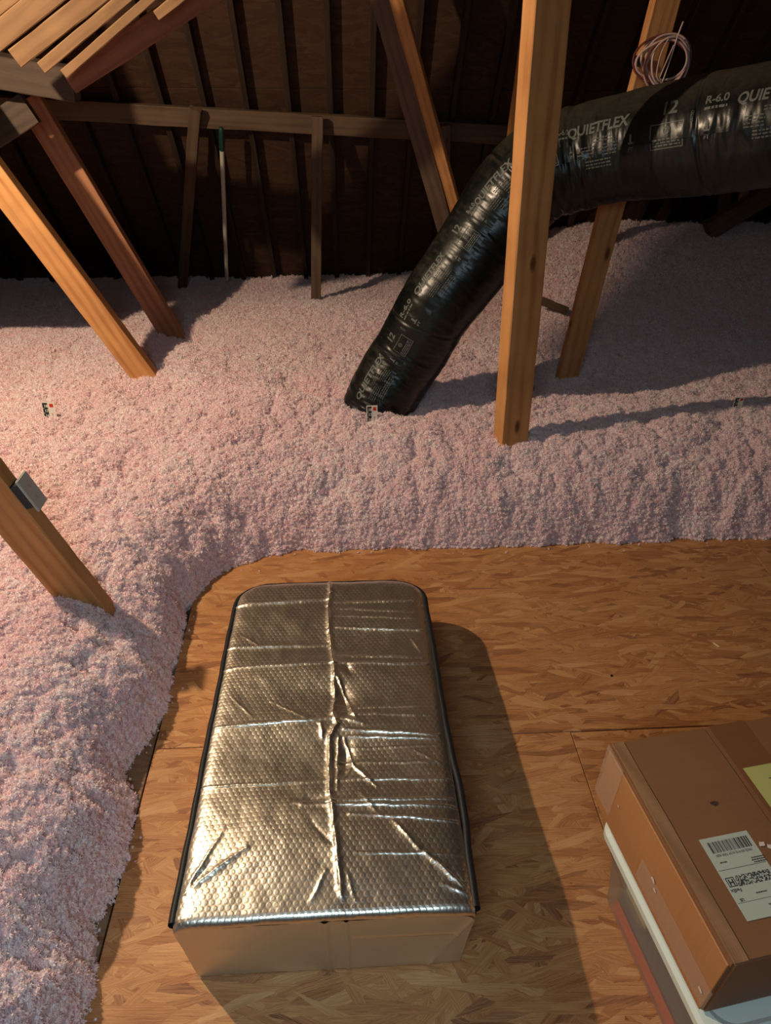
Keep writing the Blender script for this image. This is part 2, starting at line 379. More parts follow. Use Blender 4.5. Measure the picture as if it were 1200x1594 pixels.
# purlin and its props
fr = Vector((0, -.045, 0))
a, b = roofp(-2.6, 1.53)+roof_n*.135, roofp(3.4, 1.24)+roof_n*.135
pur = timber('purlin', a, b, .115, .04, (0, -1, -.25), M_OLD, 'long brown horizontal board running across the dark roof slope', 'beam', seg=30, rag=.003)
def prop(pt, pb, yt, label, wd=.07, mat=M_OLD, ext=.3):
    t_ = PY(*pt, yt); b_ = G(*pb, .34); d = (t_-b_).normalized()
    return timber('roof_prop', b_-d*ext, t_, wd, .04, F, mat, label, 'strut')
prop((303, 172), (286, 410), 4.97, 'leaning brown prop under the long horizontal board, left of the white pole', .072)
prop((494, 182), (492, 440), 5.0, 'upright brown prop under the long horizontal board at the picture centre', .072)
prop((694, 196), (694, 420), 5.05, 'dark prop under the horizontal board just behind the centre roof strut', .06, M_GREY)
# right hand far timbers
timber('far_brace', PY(1105, 362, 5.2), PY(1260, 266, 5.2), .13, .09, F, M_GREY, 'dark far brace sloping up to the right edge under the duct', 'timber')
timber('far_stud', PY(1125, 360, 5.45), PY(1140, 200, 5.45), .085, .04, F, M_GREY, 'dark far stud behind the sloping brace under the duct', 'stud')
timber('far_stud', PY(1156, 325, 5.4), PY(1180, 200, 5.4), .06, .04, F, M_WOOD2, 'small lit far stud behind the sloping brace near the right edge', 'stud')
timber('wood_offcut', PY(825, 460, 4.2), PY(884, 484, 4.15), .045, .04, (0, -1, .4), M_OLD, 'short brown wood offcut poking from the insulation between the posts', 'wood scrap')

# ------------------------------------------------------------------ insulation (blown-in wool)
def fluff_mat():
    k = NT('pink_fibreglass'); oi = k.n('ObjectInfo'); geo = k.n('NewGeometry')
    n1 = k.n('TexNoise', i_Scale=3.0, i_Detail=4.0); k.l(geo, n1)
    n2 = k.n('TexNoise', i_Scale=60.0, i_Detail=2.0); k.l(geo, n2)
    c = k.ramp(oi.outputs[5], [(0, (.94, .72, .735)), (.25, (.96, .815, .815)), (.6, (.97, .88, .875)), (1, (.975, .93, .915))])
    c = k.mix(k.ramp(n1.outputs[0], [(.35, (0, 0, 0)), (.75, (.5, .5, .5))]), c, (.93, .72, .72))
    k.base(c); k.b.inputs['Roughness'].default_value = .9; k.b.inputs['Specular IOR Level'].default_value = .1
    tr = k.n('BsdfTranslucent'); k.L.new(c, tr.inputs[0])
    mx = k.n('MixShader'); mx.inputs[0].default_value = .25
    k.l(k.b, mx, 0, 1); k.l(tr, mx, 0, 2); k.l(mx, k.out)
    return k.m
M_FLUFF = fluff_mat()
def wool_base_mat():
    k = NT('pink_fibreglass_base'); geo = k.n('NewGeometry')
    n1 = k.n('TexNoise', i_Scale=140.0, i_Detail=4.0, i_Roughness=.7); k.l(geo, n1)
    c = k.ramp(n1.outputs[0], [(.3, (.86, .58, .60)), (.55, (.92, .72, .72)), (.8, (.94, .82, .80))])
    k.base(c); k.b.inputs['Roughness'].default_value = .95; k.b.inputs['Specular IOR Level'].default_value = .05
    k.bump(n1.outputs[0], 1.0, .012); return k.m
STEP = .013
gx = np.arange(-3.7, 4.2, STEP); gy = np.arange(-.2, 6.5, STEP)
XX, YY = np.meshgrid(gx, gy)
ZZ = ins_h(XX, YY)
Pg = np.stack([XX, YY, ZZ], -1)
me = grid_mesh('blown_insulation', Pg)
# drop everything that lies under the deck
dd = edge_dist(XX, YY)
bm = bmesh.new(); bm.from_mesh(me); bm.verts.ensure_lookup_table()
roofy = RY0-(ZZ-RZ0)/math.tan(RA)-.02
flat = ((dd < -.02) | (YY > roofy)).reshape(-1)
bmesh.ops.delete(bm, geom=[bm.verts[i] for i in np.nonzero(flat)[0]], context='VERTS'); bm.to_mesh(me); bm.free()
wool = obj('blown_insulation', me, wool_base_mat(), smooth=True)
tag(wool, 'thick fluffy pink blown-in insulation heaped over the attic floor around the deck', 'insulation', kind='stuff')

# tufts
def tuft(seed):
    r = np.random.default_rng(seed); v = []; f = []
    bm = bmesh.new(); bmesh.ops.create_icosphere(bm, subdivisions=1, radius=.58)
    for q in bm.verts: q.co = q.co*(1+r.uniform(-.45, .45)); v.append(tuple(q.co))
    bm.verts.index_update(); f += [tuple(x.index for x in ff.verts) for ff in bm.faces]; bm.free()
    for k in range(46):
        d = r.normal(size=3); d /= np.linalg.norm(d); s = r.normal(size=3); s -= d*s.dot(d); s /= np.linalg.norm(s); t = np.cross(d, s)
        o = d*r.uniform(.3, .6)+r.normal(size=3)*.15; L = r.uniform(.25, .75); wd = r.uniform(.07, .19); c = r.uniform(-.35, .35)
        b = len(v); p0, p1, p2 = o, o+d*L*.5+t*c*.5, o+d*L+t*c*1.3+s*r.uniform(-.2, .2)
        for p, ww in ((p0, wd), (p1, wd*.9)): v.append(tuple(p-s*ww)); v.append(tuple(p+s*ww))
        v.append(tuple(p2)); f += [(b, b+1, b+3, b+2), (b+2, b+3, b+4)]
    me = pydata('wool_tuft', v, f); me.materials.append(M_FLUFF); return me
tcol = bpy.data.collections.new('wool_tufts')
for k in range(6):
    o = bpy.data.objects.new('wool_tuft', tuft(100+k)); tcol.objects.link(o)
def scatter(name, pts, scl, parent):
    n = len(pts); me = bpy.data.meshes.new(name); me.vertices.add(n)
    me.vertices.foreach_set('co', pts.astype(np.float32).reshape(-1))
    a = me.attributes.new('scl', 'FLOAT', 'POINT'); a.data.foreach_set('value', scl.astype(np.float32))
    a = me.attributes.new('rot', 'FLOAT_VECTOR', 'POINT'); a.data.foreach_set('vector', RNG.uniform(0, 6.283, (n, 3)).astype(np.float32).reshape(-1))
    a = me.attributes.new('idx', 'INT', 'POINT'); a.data.foreach_set('value', RNG.integers(0, 6, n).astype(np.int32))
    o = obj(name, me, None, parent)
    ng = bpy.data.node_groups.new(name, 'GeometryNodeTree')
    ng.interface.new_socket('Geometry', in_out='INPUT', socket_type='NodeSocketGeometry')
    ng.interface.new_socket('Geometry', in_out='OUTPUT', socket_type='NodeSocketGeometry')
    N, L = ng.nodes, ng.links
    gi, go = N.new('NodeGroupInput'), N.new('NodeGroupOutput')
    ci = N.new('GeometryNodeCollectionInfo'); ci.inputs[0].default_value = tcol; ci.inputs[1].default_value = True; ci.inputs[2].default_value = True
    iop = N.new('GeometryNodeInstanceOnPoints'); iop.inputs['Pick Instance'].default_value = True
    def na(nm, t):
        x = N.new('GeometryNodeInputNamedAttribute'); x.data_type = t; x.inputs[0].default_value = nm; return x.outputs[0]
    e2r = N.new('FunctionNodeEulerToRotation')
    L.new(gi.outputs[0], iop.inputs['Points']); L.new(ci.outputs[0], iop.inputs['Instance']); L.new(na('idx', 'INT'), iop.inputs['Instance Index'])
    L.new(na('rot', 'FLOAT_VECTOR'), e2r.inputs[0]); L.new(e2r.outputs[0], iop.inputs['Rotation']); L.new(na('scl', 'FLOAT'), iop.inputs['Scale'])
    L.new(iop.outputs[0], go.inputs[0])
    md = o.modifiers.new('tufts', 'NODES'); md.node_group = ng; return o
def zone(n, x0, x1, y0, y1, s0, s1, lift):
    X = RNG.uniform(x0, x1, n); Y = RNG.uniform(y0, y1, n); d = edge_dist(X, Y)
    keep = d > -.004; X, Y, d = X[keep], Y[keep], d[keep]
    # keep roughly the wedge the lens and a step to the side can see
    k2 = np.abs(X-.06*Y) < 1.15+.72*Y; X, Y, d = X[k2], Y[k2], d[k2]
    k3 = Y < RY0-(ins_h(X, Y)-RZ0)/math.tan(RA)-.04; X, Y, d = X[k3], Y[k3], d[k3]
    s = RNG.uniform(s0, s1, len(X)); Z = np.maximum(ins_h(X, Y), .002)+s*lift*RNG.uniform(-.2, 1, len(X))
    return np.stack([X, Y, Z], -1), s
A = [zone(75000, -2.1, -.55, .15, 2.2, .0055, .0115, .6), zone(120000, -2.3, 3.2, 2.0, 3.1, .006, .012, .6),
     zone(100000, -3.0, 4.0, 3.1, 4.4, .008, .016, .5), zone(85000, -3.6, 4.1, 4.4, 6.4, .010, .020, .5)]
# steep edge faces need extra tufts
n = 90000; X = RNG.uniform(-.8, 2.6, n); Y = RNG.uniform(.2, 2.6, n); d = edge_dist(X, Y); kk = (d > -.006) & (d < .10); X, Y, d = X[kk], Y[kk], d[kk]
hz = ins_h(X, Y); s = RNG.uniform(.005, .011, len(X)); A.append((np.stack([X, Y, np.maximum(hz, .003)*RNG.uniform(.5, 1.05, len(X))+.003], -1), s))
# crumbs fallen on the deck
n = 14000; X = RNG.uniform(-.75, 2.6, n); Y = RNG.uniform(.2, 2.5, n); d = edge_dist(X, Y); kk = (d < 0) & (RNG.random(n) < np.exp(d/.016)); X, Y = X[kk], Y[kk]
s = RNG.uniform(.002, .006, len(X)); A.append((np.stack([X, Y, s*.5], -1), s))
pts = np.concatenate([a[0] for a in A]); scl = np.concatenate([a[1] for a in A])
tf = scatter('insulation_tufts', pts, scl, wool); tf['kind'] = 'stuff'

# ------------------------------------------------------------------ foil attic stair cover
CX0, CX1, CY0, CY1 = -.388, .243, .712, 1.845
def foil_mat(name, bubbles, rough=.30):
    k = NT(name); tc = k.n('TexCoord')
    h = None
    if bubbles:
        a = .0142; s = []
        for ang in (90, 210, 330):
            dv = k.n('VectorMath', operation='DOT_PRODUCT'); k.l(tc, dv, 3, 0)
            kk = 2*math.pi/(a*.866); dv.inputs[1].default_value = (math.cos(math.radians(ang))*kk, math.sin(math.radians(ang))*kk, 0)
            s.append(k.math('COSINE', dv.outputs[1]))
        sm_ = k.math('ADD', k.math('ADD', s[0], s[1]), s[2])
        mr = k.n('MapRange', interpolation_type='SMOOTHSTEP'); k.L.new(sm_, mr.inputs[0]); mr.inputs[1].default_value = -1.3; mr.inputs[2].default_value = .9
        h = mr.outputs[0]
    n1 = k.n('TexNoise', i_Scale=55.0, i_Detail=5.0, i_Roughness=.6, i_Distortion=1.2); k.l(tc, n1, 3)
    n2 = k.n('TexNoise', i_Scale=9.0, i_Detail=3.0); k.l(tc, n2, 3)
    cr = k.math('ABSOLUTE', k.math('SUBTRACT', n1.outputs[0], .5))
    hh = k.math('MULTIPLY', cr, .9 if bubbles else 1.2)
    if h is not None:
        fade = k.ramp(n2.outputs[0], [(.3, (.45, .45, .45)), (.6, (1, 1, 1))])
        hh = k.math('ADD', k.math('MULTIPLY', h, k.math('MULTIPLY', fade, .75)), k.math('MULTIPLY', cr, .6))
    k.base((.79, .775, .675)); k.b.inputs['Metallic'].default_value = 1.0; k.b.inputs['Roughness'].default_value = rough
    k.bump(hh, .30 if bubbles else .25, .0016)
    return k.m
M_FOIL = foil_mat('bubble_foil', True, .36); M_FOILP = foil_mat('plain_foil', False, .46)
M_BIND = plain('black_binding', (.010, .012, .014), .55)
cover = empty('attic_stair_cover', ((CX0+CX1)/2, (CY0+CY1)/2, 0)); tag(cover, 'silver bubble-foil attic stair cover with black zip binding lying on the deck', 'insulation cover')
def cl(o): o.location = -cover.location; return o
def topz(x, y):
    u = (x-CX0)/(CX1-CX0); v = (y-CY0)/(CY1-CY0)
    z = .272-.045*np.clip(v, 0, 1)**1.3
    # sag between the panels and soft dome at the front
    z = z+.016*np.exp(-((v-.13)/.13)**2)*np.sin(np.pi*np.clip(u, 0, 1))**.7
    side = np.sin(np.pi*np.clip(u, 0, 1))
    for vc, w_, a_ in ((.34, .09, -.010), (.52, .07, -.008), (.72, .09, -.012), (.90, .06, -.006)): z = z+a_*np.exp(-((v-vc)/w_)**2)*side
    z = z+.006*np.exp(-((v-.43)/.05)**2)*side+.006*np.exp(-((v-.62)/.05)**2)*side
    return z
def px2uv(x, y, z=.25): p = G(x, y, z); return p.x, p.y
# horizontal creases: (x0, y0, x1, y1) in picture pixels, turned into places on the cover
CRE = []
def crease(p0, p1, amp, wd): CRE.append((*px2uv(*p0), *px2uv(*p1), amp*(1.05 if abs(p0[1]-p1[1]) < 16 and abs(p0[0]-p1[0]) > 90 else .8), wd*(.62 if abs(p0[1]-p1[1]) < 16 and abs(p0[0]-p1[0]) > 90 else .8)))
for p0, p1, a_, w_ in [((348, 1006), (510, 998), .006, .006), ((343, 1041), (518, 1030), .005, .005), ((335, 1135), (515, 1121), .007, .006), ((312, 1231), (505, 1220), .004, .005),
    ((520, 930), (645, 929), .004, .005), ((525, 940), (645, 948), .003, .004), ((522, 952), (650, 958), .003, .004), ((524, 970), (655, 977), .006, .005), ((525, 1018), (660, 1022), .004, .004), ((515, 1031), (665, 1033), .005, .005),
    ((540, 1102), (678, 1100), .003, .003), ((545, 1112), (680, 1116), .003, .004), ((535, 1138), (684, 1146), .006, .006), ((540, 1148), (684, 1152), .005, .005), ((540, 1166), (690, 1163), .002, .003), ((530, 1188), (697, 1190), .003, .004),
    ((525, 1218), (703, 1218), .005, .004), ((460, 1258), (706, 1249), .005, .005), ((470, 1262), (712, 1262), .006, .006), ((545, 1278), (715, 1286), .005, .005), ((555, 1340), (720, 1337), .003, .004), ((350, 938), (510, 925), .007, .008),
    ((410, 995), (345, 930), .0, .01), ((375, 985), (410, 1005), .002, .003), ((360, 1085), (395, 1120), .002, .003), ((420, 1090), (500, 1130), .002, .003)]:
    crease(p0, p1, a_, w_)
# tension folds running to the front corners
for p0, p1, a_, w_ in [((288, 1400), (385, 1330), .007, .007), ((290, 1396), (350, 1300), .004, .006), ((290, 1402), (330, 1350), -.005, .006), ((735, 1398), (650, 1330), .007, .007), ((650, 1330), (612, 1288), .005, .005), ((733, 1402), (690, 1385), .005, .006),
    ((735, 1396), (700, 1362), -.004, .005), ((560, 960), (660, 900), .0, .01), ((545, 1000), (585, 975), .002, .004), ((560, 1240), (590, 1280), .003, .004), ((550, 1190), (535, 1215), .003, .004), ((486, 1412), (508, 1368), .004, .006), ((540, 1370), (553, 1412), .003, .005),
    ((485, 1290), (530, 1340), -.003, .008), ((640, 990), (655, 1012), .003, .004), ((645, 1170), (690, 1195), .002, .004)]:
    crease(p0, p1, a_, w_)
# the seam down the middle
SEAM = [(513, 890), (514, 915), (510, 935), (512, 975), (515, 1003), (518, 1025), (520, 1050), (521, 1090), (518, 1112), (524, 1130), (513, 1150), (512, 1200), (514, 1240), (521, 1300), (527, 1350), (532, 1405)]
for a_, b_ in zip(SEAM[:-1], SEAM[1:]): crease(a_, b_, .010, .007)
for a_, b_ in (((527, 1055), (545, 1100)), ((545, 1100), (553, 1118)), ((520, 1048), (530, 1060)), ((536, 1150), (548, 1190)), ((548, 1190), (585, 1230)), ((500, 1128), (502, 1150)), ((532, 1120), (565, 1128)), ((513, 1240), (513, 1150)), ((527, 1150), (525, 1235))): crease(a_, b_, .006, .005)
for p0, p1, a_, w_ in (((536, 1068), (540, 1112), -.010, .016), ((540, 1160), (536, 1205), -.010, .016), ((540, 1035), (545, 1045), -.006, .01), ((470, 1252), (505, 1250), -.006, .014)): CRE.append((*px2uv(*p0), *px2uv(*p1), a_, w_))
def creases(x, y):
    z = np.zeros_like(x); wx = x+.003*fbm(x*40, y*40, 2, 70); wy = y+.003*fbm(x*33, y*33, 2, 71)
    for x0, y0, x1, y1, a_, w_ in CRE:
        if a_ == 0: continue
        dx, dy = x1-x0, y1-y0; L = dx*dx+dy*dy; t = ((wx-x0)*dx+(wy-y0)*dy)/L; tc_ = np.clip(t, 0, 1)
        d = np.hypot(wx-x0-tc_*dx, wy-y0-tc_*dy); z += a_*np.exp(-(d/w_)**1.3)*(.35+.65*np.sin(np.pi*np.clip(tc_, .08, .92)))
    return z
nu, nv = 250, 430
vs = np.linspace(0, 1, nv)**1.0; us = np.linspace(-1, 1, nu)
ys = CY0+(CY1-CY0)*vs
R = .115
def halfw(y):
    t = np.clip((y-(CY1-R))/R, 0, 1); return (CX1-CX0)/2-(R-R*np.sqrt(np.clip(1-t*t, 0, 1)))
bulge = 1+.012*np.sin(vs*14)*0
U, Yg = np.meshgrid(us, ys); xc = (CX0+CX1)/2
Xg = xc+U*halfw(Yg)*(1+.0025*np.sin(Yg*11)+.005*fbm(Yg*4, U*0, 2, 77))
Zg = topz(Xg, Yg)+creases(Xg, Yg)+.0022*fbm(Xg*18, Yg*18, 3, 60)
edge = np.minimum(1-np.abs(U), 1.0)*halfw(Yg)
Zg = Zg-.012*np.exp(-edge/.012)-.018*np.exp(-np.clip(CY1-Yg, 0, 1)/.02)
# front fold, then the front face down to the deck
nf = 70; rows = []
xr, zr = Xg[0].copy(), Zg[0].copy()
fold = []
for i in range(1, 9):
    a_ = i/8*math.pi/2; fold.append(np.stack([xr, np.full(nu, CY0-.018*math.sin(a_))+.0015*fbm(xr*30, xr*0+i*.3, 2, 66), zr-.018*(1-math.cos(a_))], -1))
top = np.concatenate([np.stack(fold[::-1], 0), np.stack([Xg, Yg, Zg], -1)], 0)
cl(obj('foil_top', grid_mesh('foil_top', top), M_FOIL, cover, True))
fr_rows = []
last = fold[-1]
for i in range(nf+1):
    t = i/nf; z = last[:, 2]*(1-t)+.004*t
    x = xc+(last[:, 0]-xc)*(1-.045*t)
    y = CY0-.018+.014*t+.0022*fbm(x*9, z*14, 3, 90)+.004*np.exp(-((x+.075)/.007)**2)*-1+.003*np.exp(-((x+.03)/.004)**2)*-1
    y = y-.006*np.exp(-np.abs((x-.19)-(z-.1)*.35)/.006)*(x > .12)-.004*np.exp(-np.abs(z-.17+.02*(x))/.003)*(x > -.02)*(x < .22)
    fr_rows.append(np.stack([x, y, z], -1))
cl(obj('front_flap', grid_mesh('front_flap', np.stack(fr_rows[::-1], 0)), M_FOILP, cover, True))
# the other three side walls, following the outline
def outline(n=160):
    pts = []
    for y in np.linspace(CY0-.005, CY1-R, 60): pts.append((CX0, y))
    for a_ in np.linspace(0, math.pi/2, 24)[1:]: pts.append((CX0+R-R*math.cos(a_), CY1-R+R*math.sin(a_)))
    for x in np.linspace(CX0+R, CX1-R, 24)[1:]: pts.append((x, CY1))
    for a_ in np.linspace(0, math.pi/2, 24)[1:]: pts.append((CX1-R+R*math.sin(a_), CY1-R+R*math.cos(a_)))
    for y in np.linspace(CY1-R, CY0-.005, 60)[1:]: pts.append((CX1, y))
    return np.array(pts)
OL = outline()
zt_ = topz(OL[:, 0], OL[:, 1])-.012-.012*sm(CY1-.1, CY1, OL[:, 1])
c0 = np.array([xc, (CY0+CY1)/2])
rows = []
for t in np.linspace(0, 1, 16):
    k_ = 1-.035*t; wv = .004*fbm(OL[:, 0]*9+OL[:, 1]*9, OL[:, 0]*0+t*4, 3, 95)
    p = c0+(OL-c0)*np.array([k_, 1-.015*t]); p = p+(OL-c0)/np.linalg.norm(OL-c0, axis=1)[:, None]*wv[:, None]
    p[:, 1] = np.maximum(p[:, 1], CY0-.003)
    rows.append(np.stack([p[:, 0], p[:, 1], (zt_-.004)*(1-t)+.001*t], -1))
cl(obj('side_wall', grid_mesh('side_wall', np.stack(rows, 0)), M_FOILP, cover, True))
# black binding: a soft flattened strip round the top edge
def sweep(path, prof, closed=False):     # path: list Vector, prof: list (out, up) with outward normals given
    n = len(path); P = []
    for i, (p, out, up) in enumerate(path):
        P.append([tuple(p+out*a_+up*b_) for a_, b_ in prof+[prof[0]]])
    return np.array(P)
path = []
for i in range(len(OL)):
    a_, b_ = OL[max(i-1, 0)], OL[min(i+1, len(OL)-1)]; t = Vector((b_[0]-a_[0], b_[1]-a_[1], 0)).normalized(); out = Vector((-t.y, t.x, 0))
    wv = .0006*math.sin(i*.9)+.0008*math.sin(i*.27+1)
    rs = .010*math.exp(-((OL[i][1]-.95)/.12)**2)*(OL[i][0] > 0)
    path.append((Vector((OL[i][0], OL[i][1], zt_[i]))+out*(wv+rs), out, Vector((0, 0, 1))))
wfac = [1.0 if p[0].y < CY1-.03 else .5 for p in path]
prof = [(.0035+.0105*math.cos(a_)*(1.0), -.009+.014*math.sin(a_)) for a_ in np.linspace(0, 2*math.pi, 12, endpoint=False)]
cl(obj('binding', grid_mesh('binding', sweep(path, prof)), M_BIND, cover, True))
prof2 = [(.003*math.cos(a_)+.004, -.030+.003*math.sin(a_)) for a_ in np.linspace(0, 2*math.pi, 8, endpoint=False)]
cl(obj('zipper', grid_mesh('zipper', sweep(path, prof2)), plain('zip_black', (.02, .02, .022), .35), cover, True))

# ------------------------------------------------------------------ text
def text_bm(s, size, bold=.0, cell=.02, align='CENTER'):
    cu = bpy.data.curves.new('t', 'FONT'); cu.body = s; cu.size = size; cu.offset = bold; cu.align_x = align; cu.align_y = 'CENTER'; cu.resolution_u = 3; cu.fill_mode = 'FRONT'
    to = bpy.data.objects.new('t', cu); COL.objects.link(to); dg = bpy.context.evaluated_depsgraph_get()
    me = bpy.data.meshes.new_from_object(to.evaluated_get(dg)); bm = bmesh.new(); bm.from_mesh(me)
    bpy.data.objects.remove(to); bpy.data.meshes.remove(me); bpy.data.curves.remove(cu)
    if cell:
        for ax in (0, 1):
            vals = [v.co[ax] for v in bm.verts]; 
            if not vals: continue
            lo_, hi_ = min(vals), max(vals); q = math.ceil(lo_/cell)*cell
            while q < hi_:
                nrm = (1, 0, 0) if ax == 0 else (0, 1, 0); co = (q, 0, 0) if ax == 0 else (0, q, 0)
                bmesh.ops.bisect_plane(bm, geom=bm.verts[:]+bm.edges[:]+bm.faces[:], plane_co=co, plane_no=nrm, dist=1e-5); q += cell
    return bm
def rect_bm(x0, x1, y0, y1, cell=.02):
    nx, ny = max(1, int(math.ceil((x1-x0)/cell))), max(1, int(math.ceil((y1-y0)/cell)))
    bm = bmesh.new(); V = [[bm.verts.new((x0+(x1-x0)*i/nx, y0+(y1-y0)*j/ny, 0)) for i in range(nx+1)] for j in range(ny+1)]
    for j in range(ny):
        for i in range(nx): bm.faces.new((V[j][i], V[j][i+1], V[j+1][i+1], V[j+1][i]))
    return bm
def merge(dst, src, dx=0, dy=0, rot=0, sx=1.0, sy=1.0, shear=0):
    c, s = math.cos(rot), math.sin(rot); mp = {}
    for v in src.verts:
        x, y = v.co.x*sx+v.co.y*shear, v.co.y*sy; mp[v] = dst.verts.new((dx+x*c-y*s, dy+x*s+y*c, 0))
    for f_ in src.faces:
        try: dst.faces.new([mp[v] for v in f_.verts])
        except ValueError: pass
    src.free()

# ------------------------------------------------------------------ flexible duct
CTR = [((572, 666), 3.36), ((602, 606), 3.28), ((640, 546), 3.20), ((675, 482), 3.08), ((718, 422), 3.01), ((760, 362), 2.95), ((800, 307), 2.88), ((845, 268), 2.82), ((905, 247), 2.76), ((970, 232), 2.68), ((1040, 219), 2.58), ((1110, 208), 2.48), ((1200, 195), 2.36), ((1300, 178), 2.24), ((1420, 160), 2.12)]
cps = [PD(*p, D) for p, D in CTR]
def catmull(P, n=24):
    out = []
    for i in range(len(P)-1):
        p0, p1, p2, p3 = P[max(i-1, 0)], P[i], P[i+1], P[min(i+2, len(P)-1)]
        for k in range(n):
            t = k/n; out.append(.5*((2*p1)+(-p0+p2)*t+(2*p0-5*p1+4*p2-p3)*t*t+(-p0+3*p1-3*p2+p3)*t**3))
    out.append(P[-1]); return out
cl_pts = catmull(cps)
seg_l = [0.0]
for a, b in zip(cl_pts[:-1], cl_pts[1:]): seg_l.append(seg_l[-1]+(b-a).length)
DL = seg_l[-1]; S_arr = np.array(seg_l); C_arr = np.array([tuple(p) for p in cl_pts])
def dpos(s): return np.array([np.interp(s, S_arr, C_arr[:, i]) for i in range(3)])
def dframe(s):
    p = dpos(s); t = dpos(min(s+.03, DL))-dpos(max(s-.03, 0)); t /= np.linalg.norm(t)
    v = np.array(CP)-p; v -= t*v.dot(t); v /= np.linalg.norm(v)      # side that looks to the deck opening
    return p, t, v
NS_ = 700; NA = 128
SS = np.linspace(0, DL, NS_)
# frames: reference side vector computed once along the path in world space
FRM = [dframe(s) for s in SS]
FP = np.array([f_[0] for f_ in FRM]); FT = np.array([f_[1] for f_ in FRM]); FV = np.array([f_[2] for f_ in FRM]); FB = np.cross(FT, FV)  # FB ~ image down/up
def rad(s): 
    return .168+.030*sm(.3, 1.5, s)+.006*np.sin(s*9)*0
def duct_r(s, a):
    r = rad(s)
    wr = .0022*fbm(s*46, a*2.2+3, 3, 130)*(1+.8*np.sin(a*1+1))+.0024*fbm(s*17, a*3.0, 2, 140)
    wr = wr+.012*fbm(s*3.0, a*.8, 2, 150)
    bend = np.exp(-((s-1.50)/.13)**2)+.9*np.exp(-((s-.12)/.10)**2)+.5*np.exp(-((s-2.05)/.10)**2)
    wr = wr+bend*.008*fbm(s*38, a*2.0, 2, 160)
    # band seams
    for sc_ in (.60, 1.28, 2.02): wr = wr-.004*np.exp(-((s-sc_-.02*np.sin(a))/.006)**2)
    return r+wr
AA = np.linspace(0, 2*np.pi, NA+1)
Sg, Ag = np.meshgrid(SS, AA, indexing='ij')
Rg = duct_r(Sg, Ag)
Pd = FP[:, None, :]+Rg[..., None]*(np.cos(Ag)[..., None]*FV[:, None, :]+np.sin(Ag)[..., None]*FB[:, None, :])
def duct_mat():
    k = NT('black_duct_film'); tc = k.n('TexCoord')
    n1 = k.n('TexNoise', i_Scale=26.0, i_Detail=5.0, i_Roughness=.65, i_Distortion=.8); k.l(tc, n1, 3)
    n2 = k.n('TexNoise', i_Scale=4.0, i_Detail=4.0); k.l(tc, n2, 3)
    geo = k.n('NewGeometry'); sx = k.n('SeparateXYZ'); k.l(geo, sx, 1, 0)
    dust = k.ramp(k.math('ADD', sx.outputs[2], k.math('MULTIPLY', k.math('SUBTRACT', n1.outputs[0], .5), .5)), [(.5, (0, 0, 0)), (1.0, (1, 1, 1))])
    k.base(k.mix(k.math('MULTIPLY', dust, .6), k.ramp(n2.outputs[0], [(.35, (.003, .005, .005)), (.75, (.008, .010, .009))]), (.075, .062, .040)))
    k.L.new(k.math('ADD', k.math('MULTIPLY', dust, .35), k.ramp(n2.outputs[0], [(.3, (.26, .26, .26)), (.7, (.40, .40, .40))])), k.b.inputs['Roughness'])
    k.b.inputs['Specular IOR Level'].default_value = .4
    k.bump(n1.outputs[0], .22, .003); return k.m
M_DUCT = duct_mat()
duct = empty('flexible_duct', FP[0]); tag(duct, 'fat black flexible air duct with grey printing, bending down into pink insulation', 'duct')
def dl_(o): o.location = -Vector(FP[0]); return o
dl_(obj('jacket', grid_mesh('jacket', Pd), M_DUCT, duct, True))
# printed matter on the jacket
def on_duct0(bm, s0, a0, name, mat, lift=.0016):
    for v in bm.verts:
        s = s0+v.co.x; i = min(max(int(s/DL*(NS_-1)), 0), NS_-2); fr_ = s/DL*(NS_-1)-i
        p = FP[i]*(1-fr_)+FP[i+1]*fr_; vv = FV[i]*(1-fr_)+FV[i+1]*fr_; bb = FB[i]*(1-fr_)+FB[i+1]*fr_
        a = a0(s)+SGN*v.co.y/.19; r = float(duct_r(np.array([s]), np.array([a % (2*math.pi)]))[0])+lift
        v.co = Vector(p+r*(math.cos(a)*vv+math.sin(a)*bb))
    bmesh.ops.recalc_face_normals(bm, faces=bm.faces[:])
    return dl_(obj(name, bm, mat, duct))
# sign that makes print upright: FB relative to image up
SGN = 1 if FB[NS_*3//4].dot(np.array(UP)) > 0 else -1
M_PRINT = plain('grey_print', (.115, .13, .118), .55); M_PRINTD = plain('grey_small_print', (.075, .085, .078), .55)
def s_at_px(x, y):
    best = None
    for i in range(NS_):
        q = Vector(FP[i])-CP; D = q.dot(FW); X = 600+FPX*q.dot(RT)/D; Y = 797-FPX*q.dot(UP)/D; e_ = (X-x)**2+(Y-y)**2
        if best is None or e_ < best[0]: best = (e_, SS[i])
    return best[1]
def aprint(s): return SGN*(.62-.14*float(sm(.9, 1.7, np.array(s))))
def small_lines(w_, rows, h, rnd, pitch):
    bm = bmesh.new()
    for r in range(rows):
        x = -w_/2
        while x < w_/2-.004:
            L = rnd.uniform(.006, .022); merge(bm, rect_bm(x, min(x+L, w_/2), -r*pitch-h/2, -r*pitch+h/2, .03)); x += L+.004
    return bm
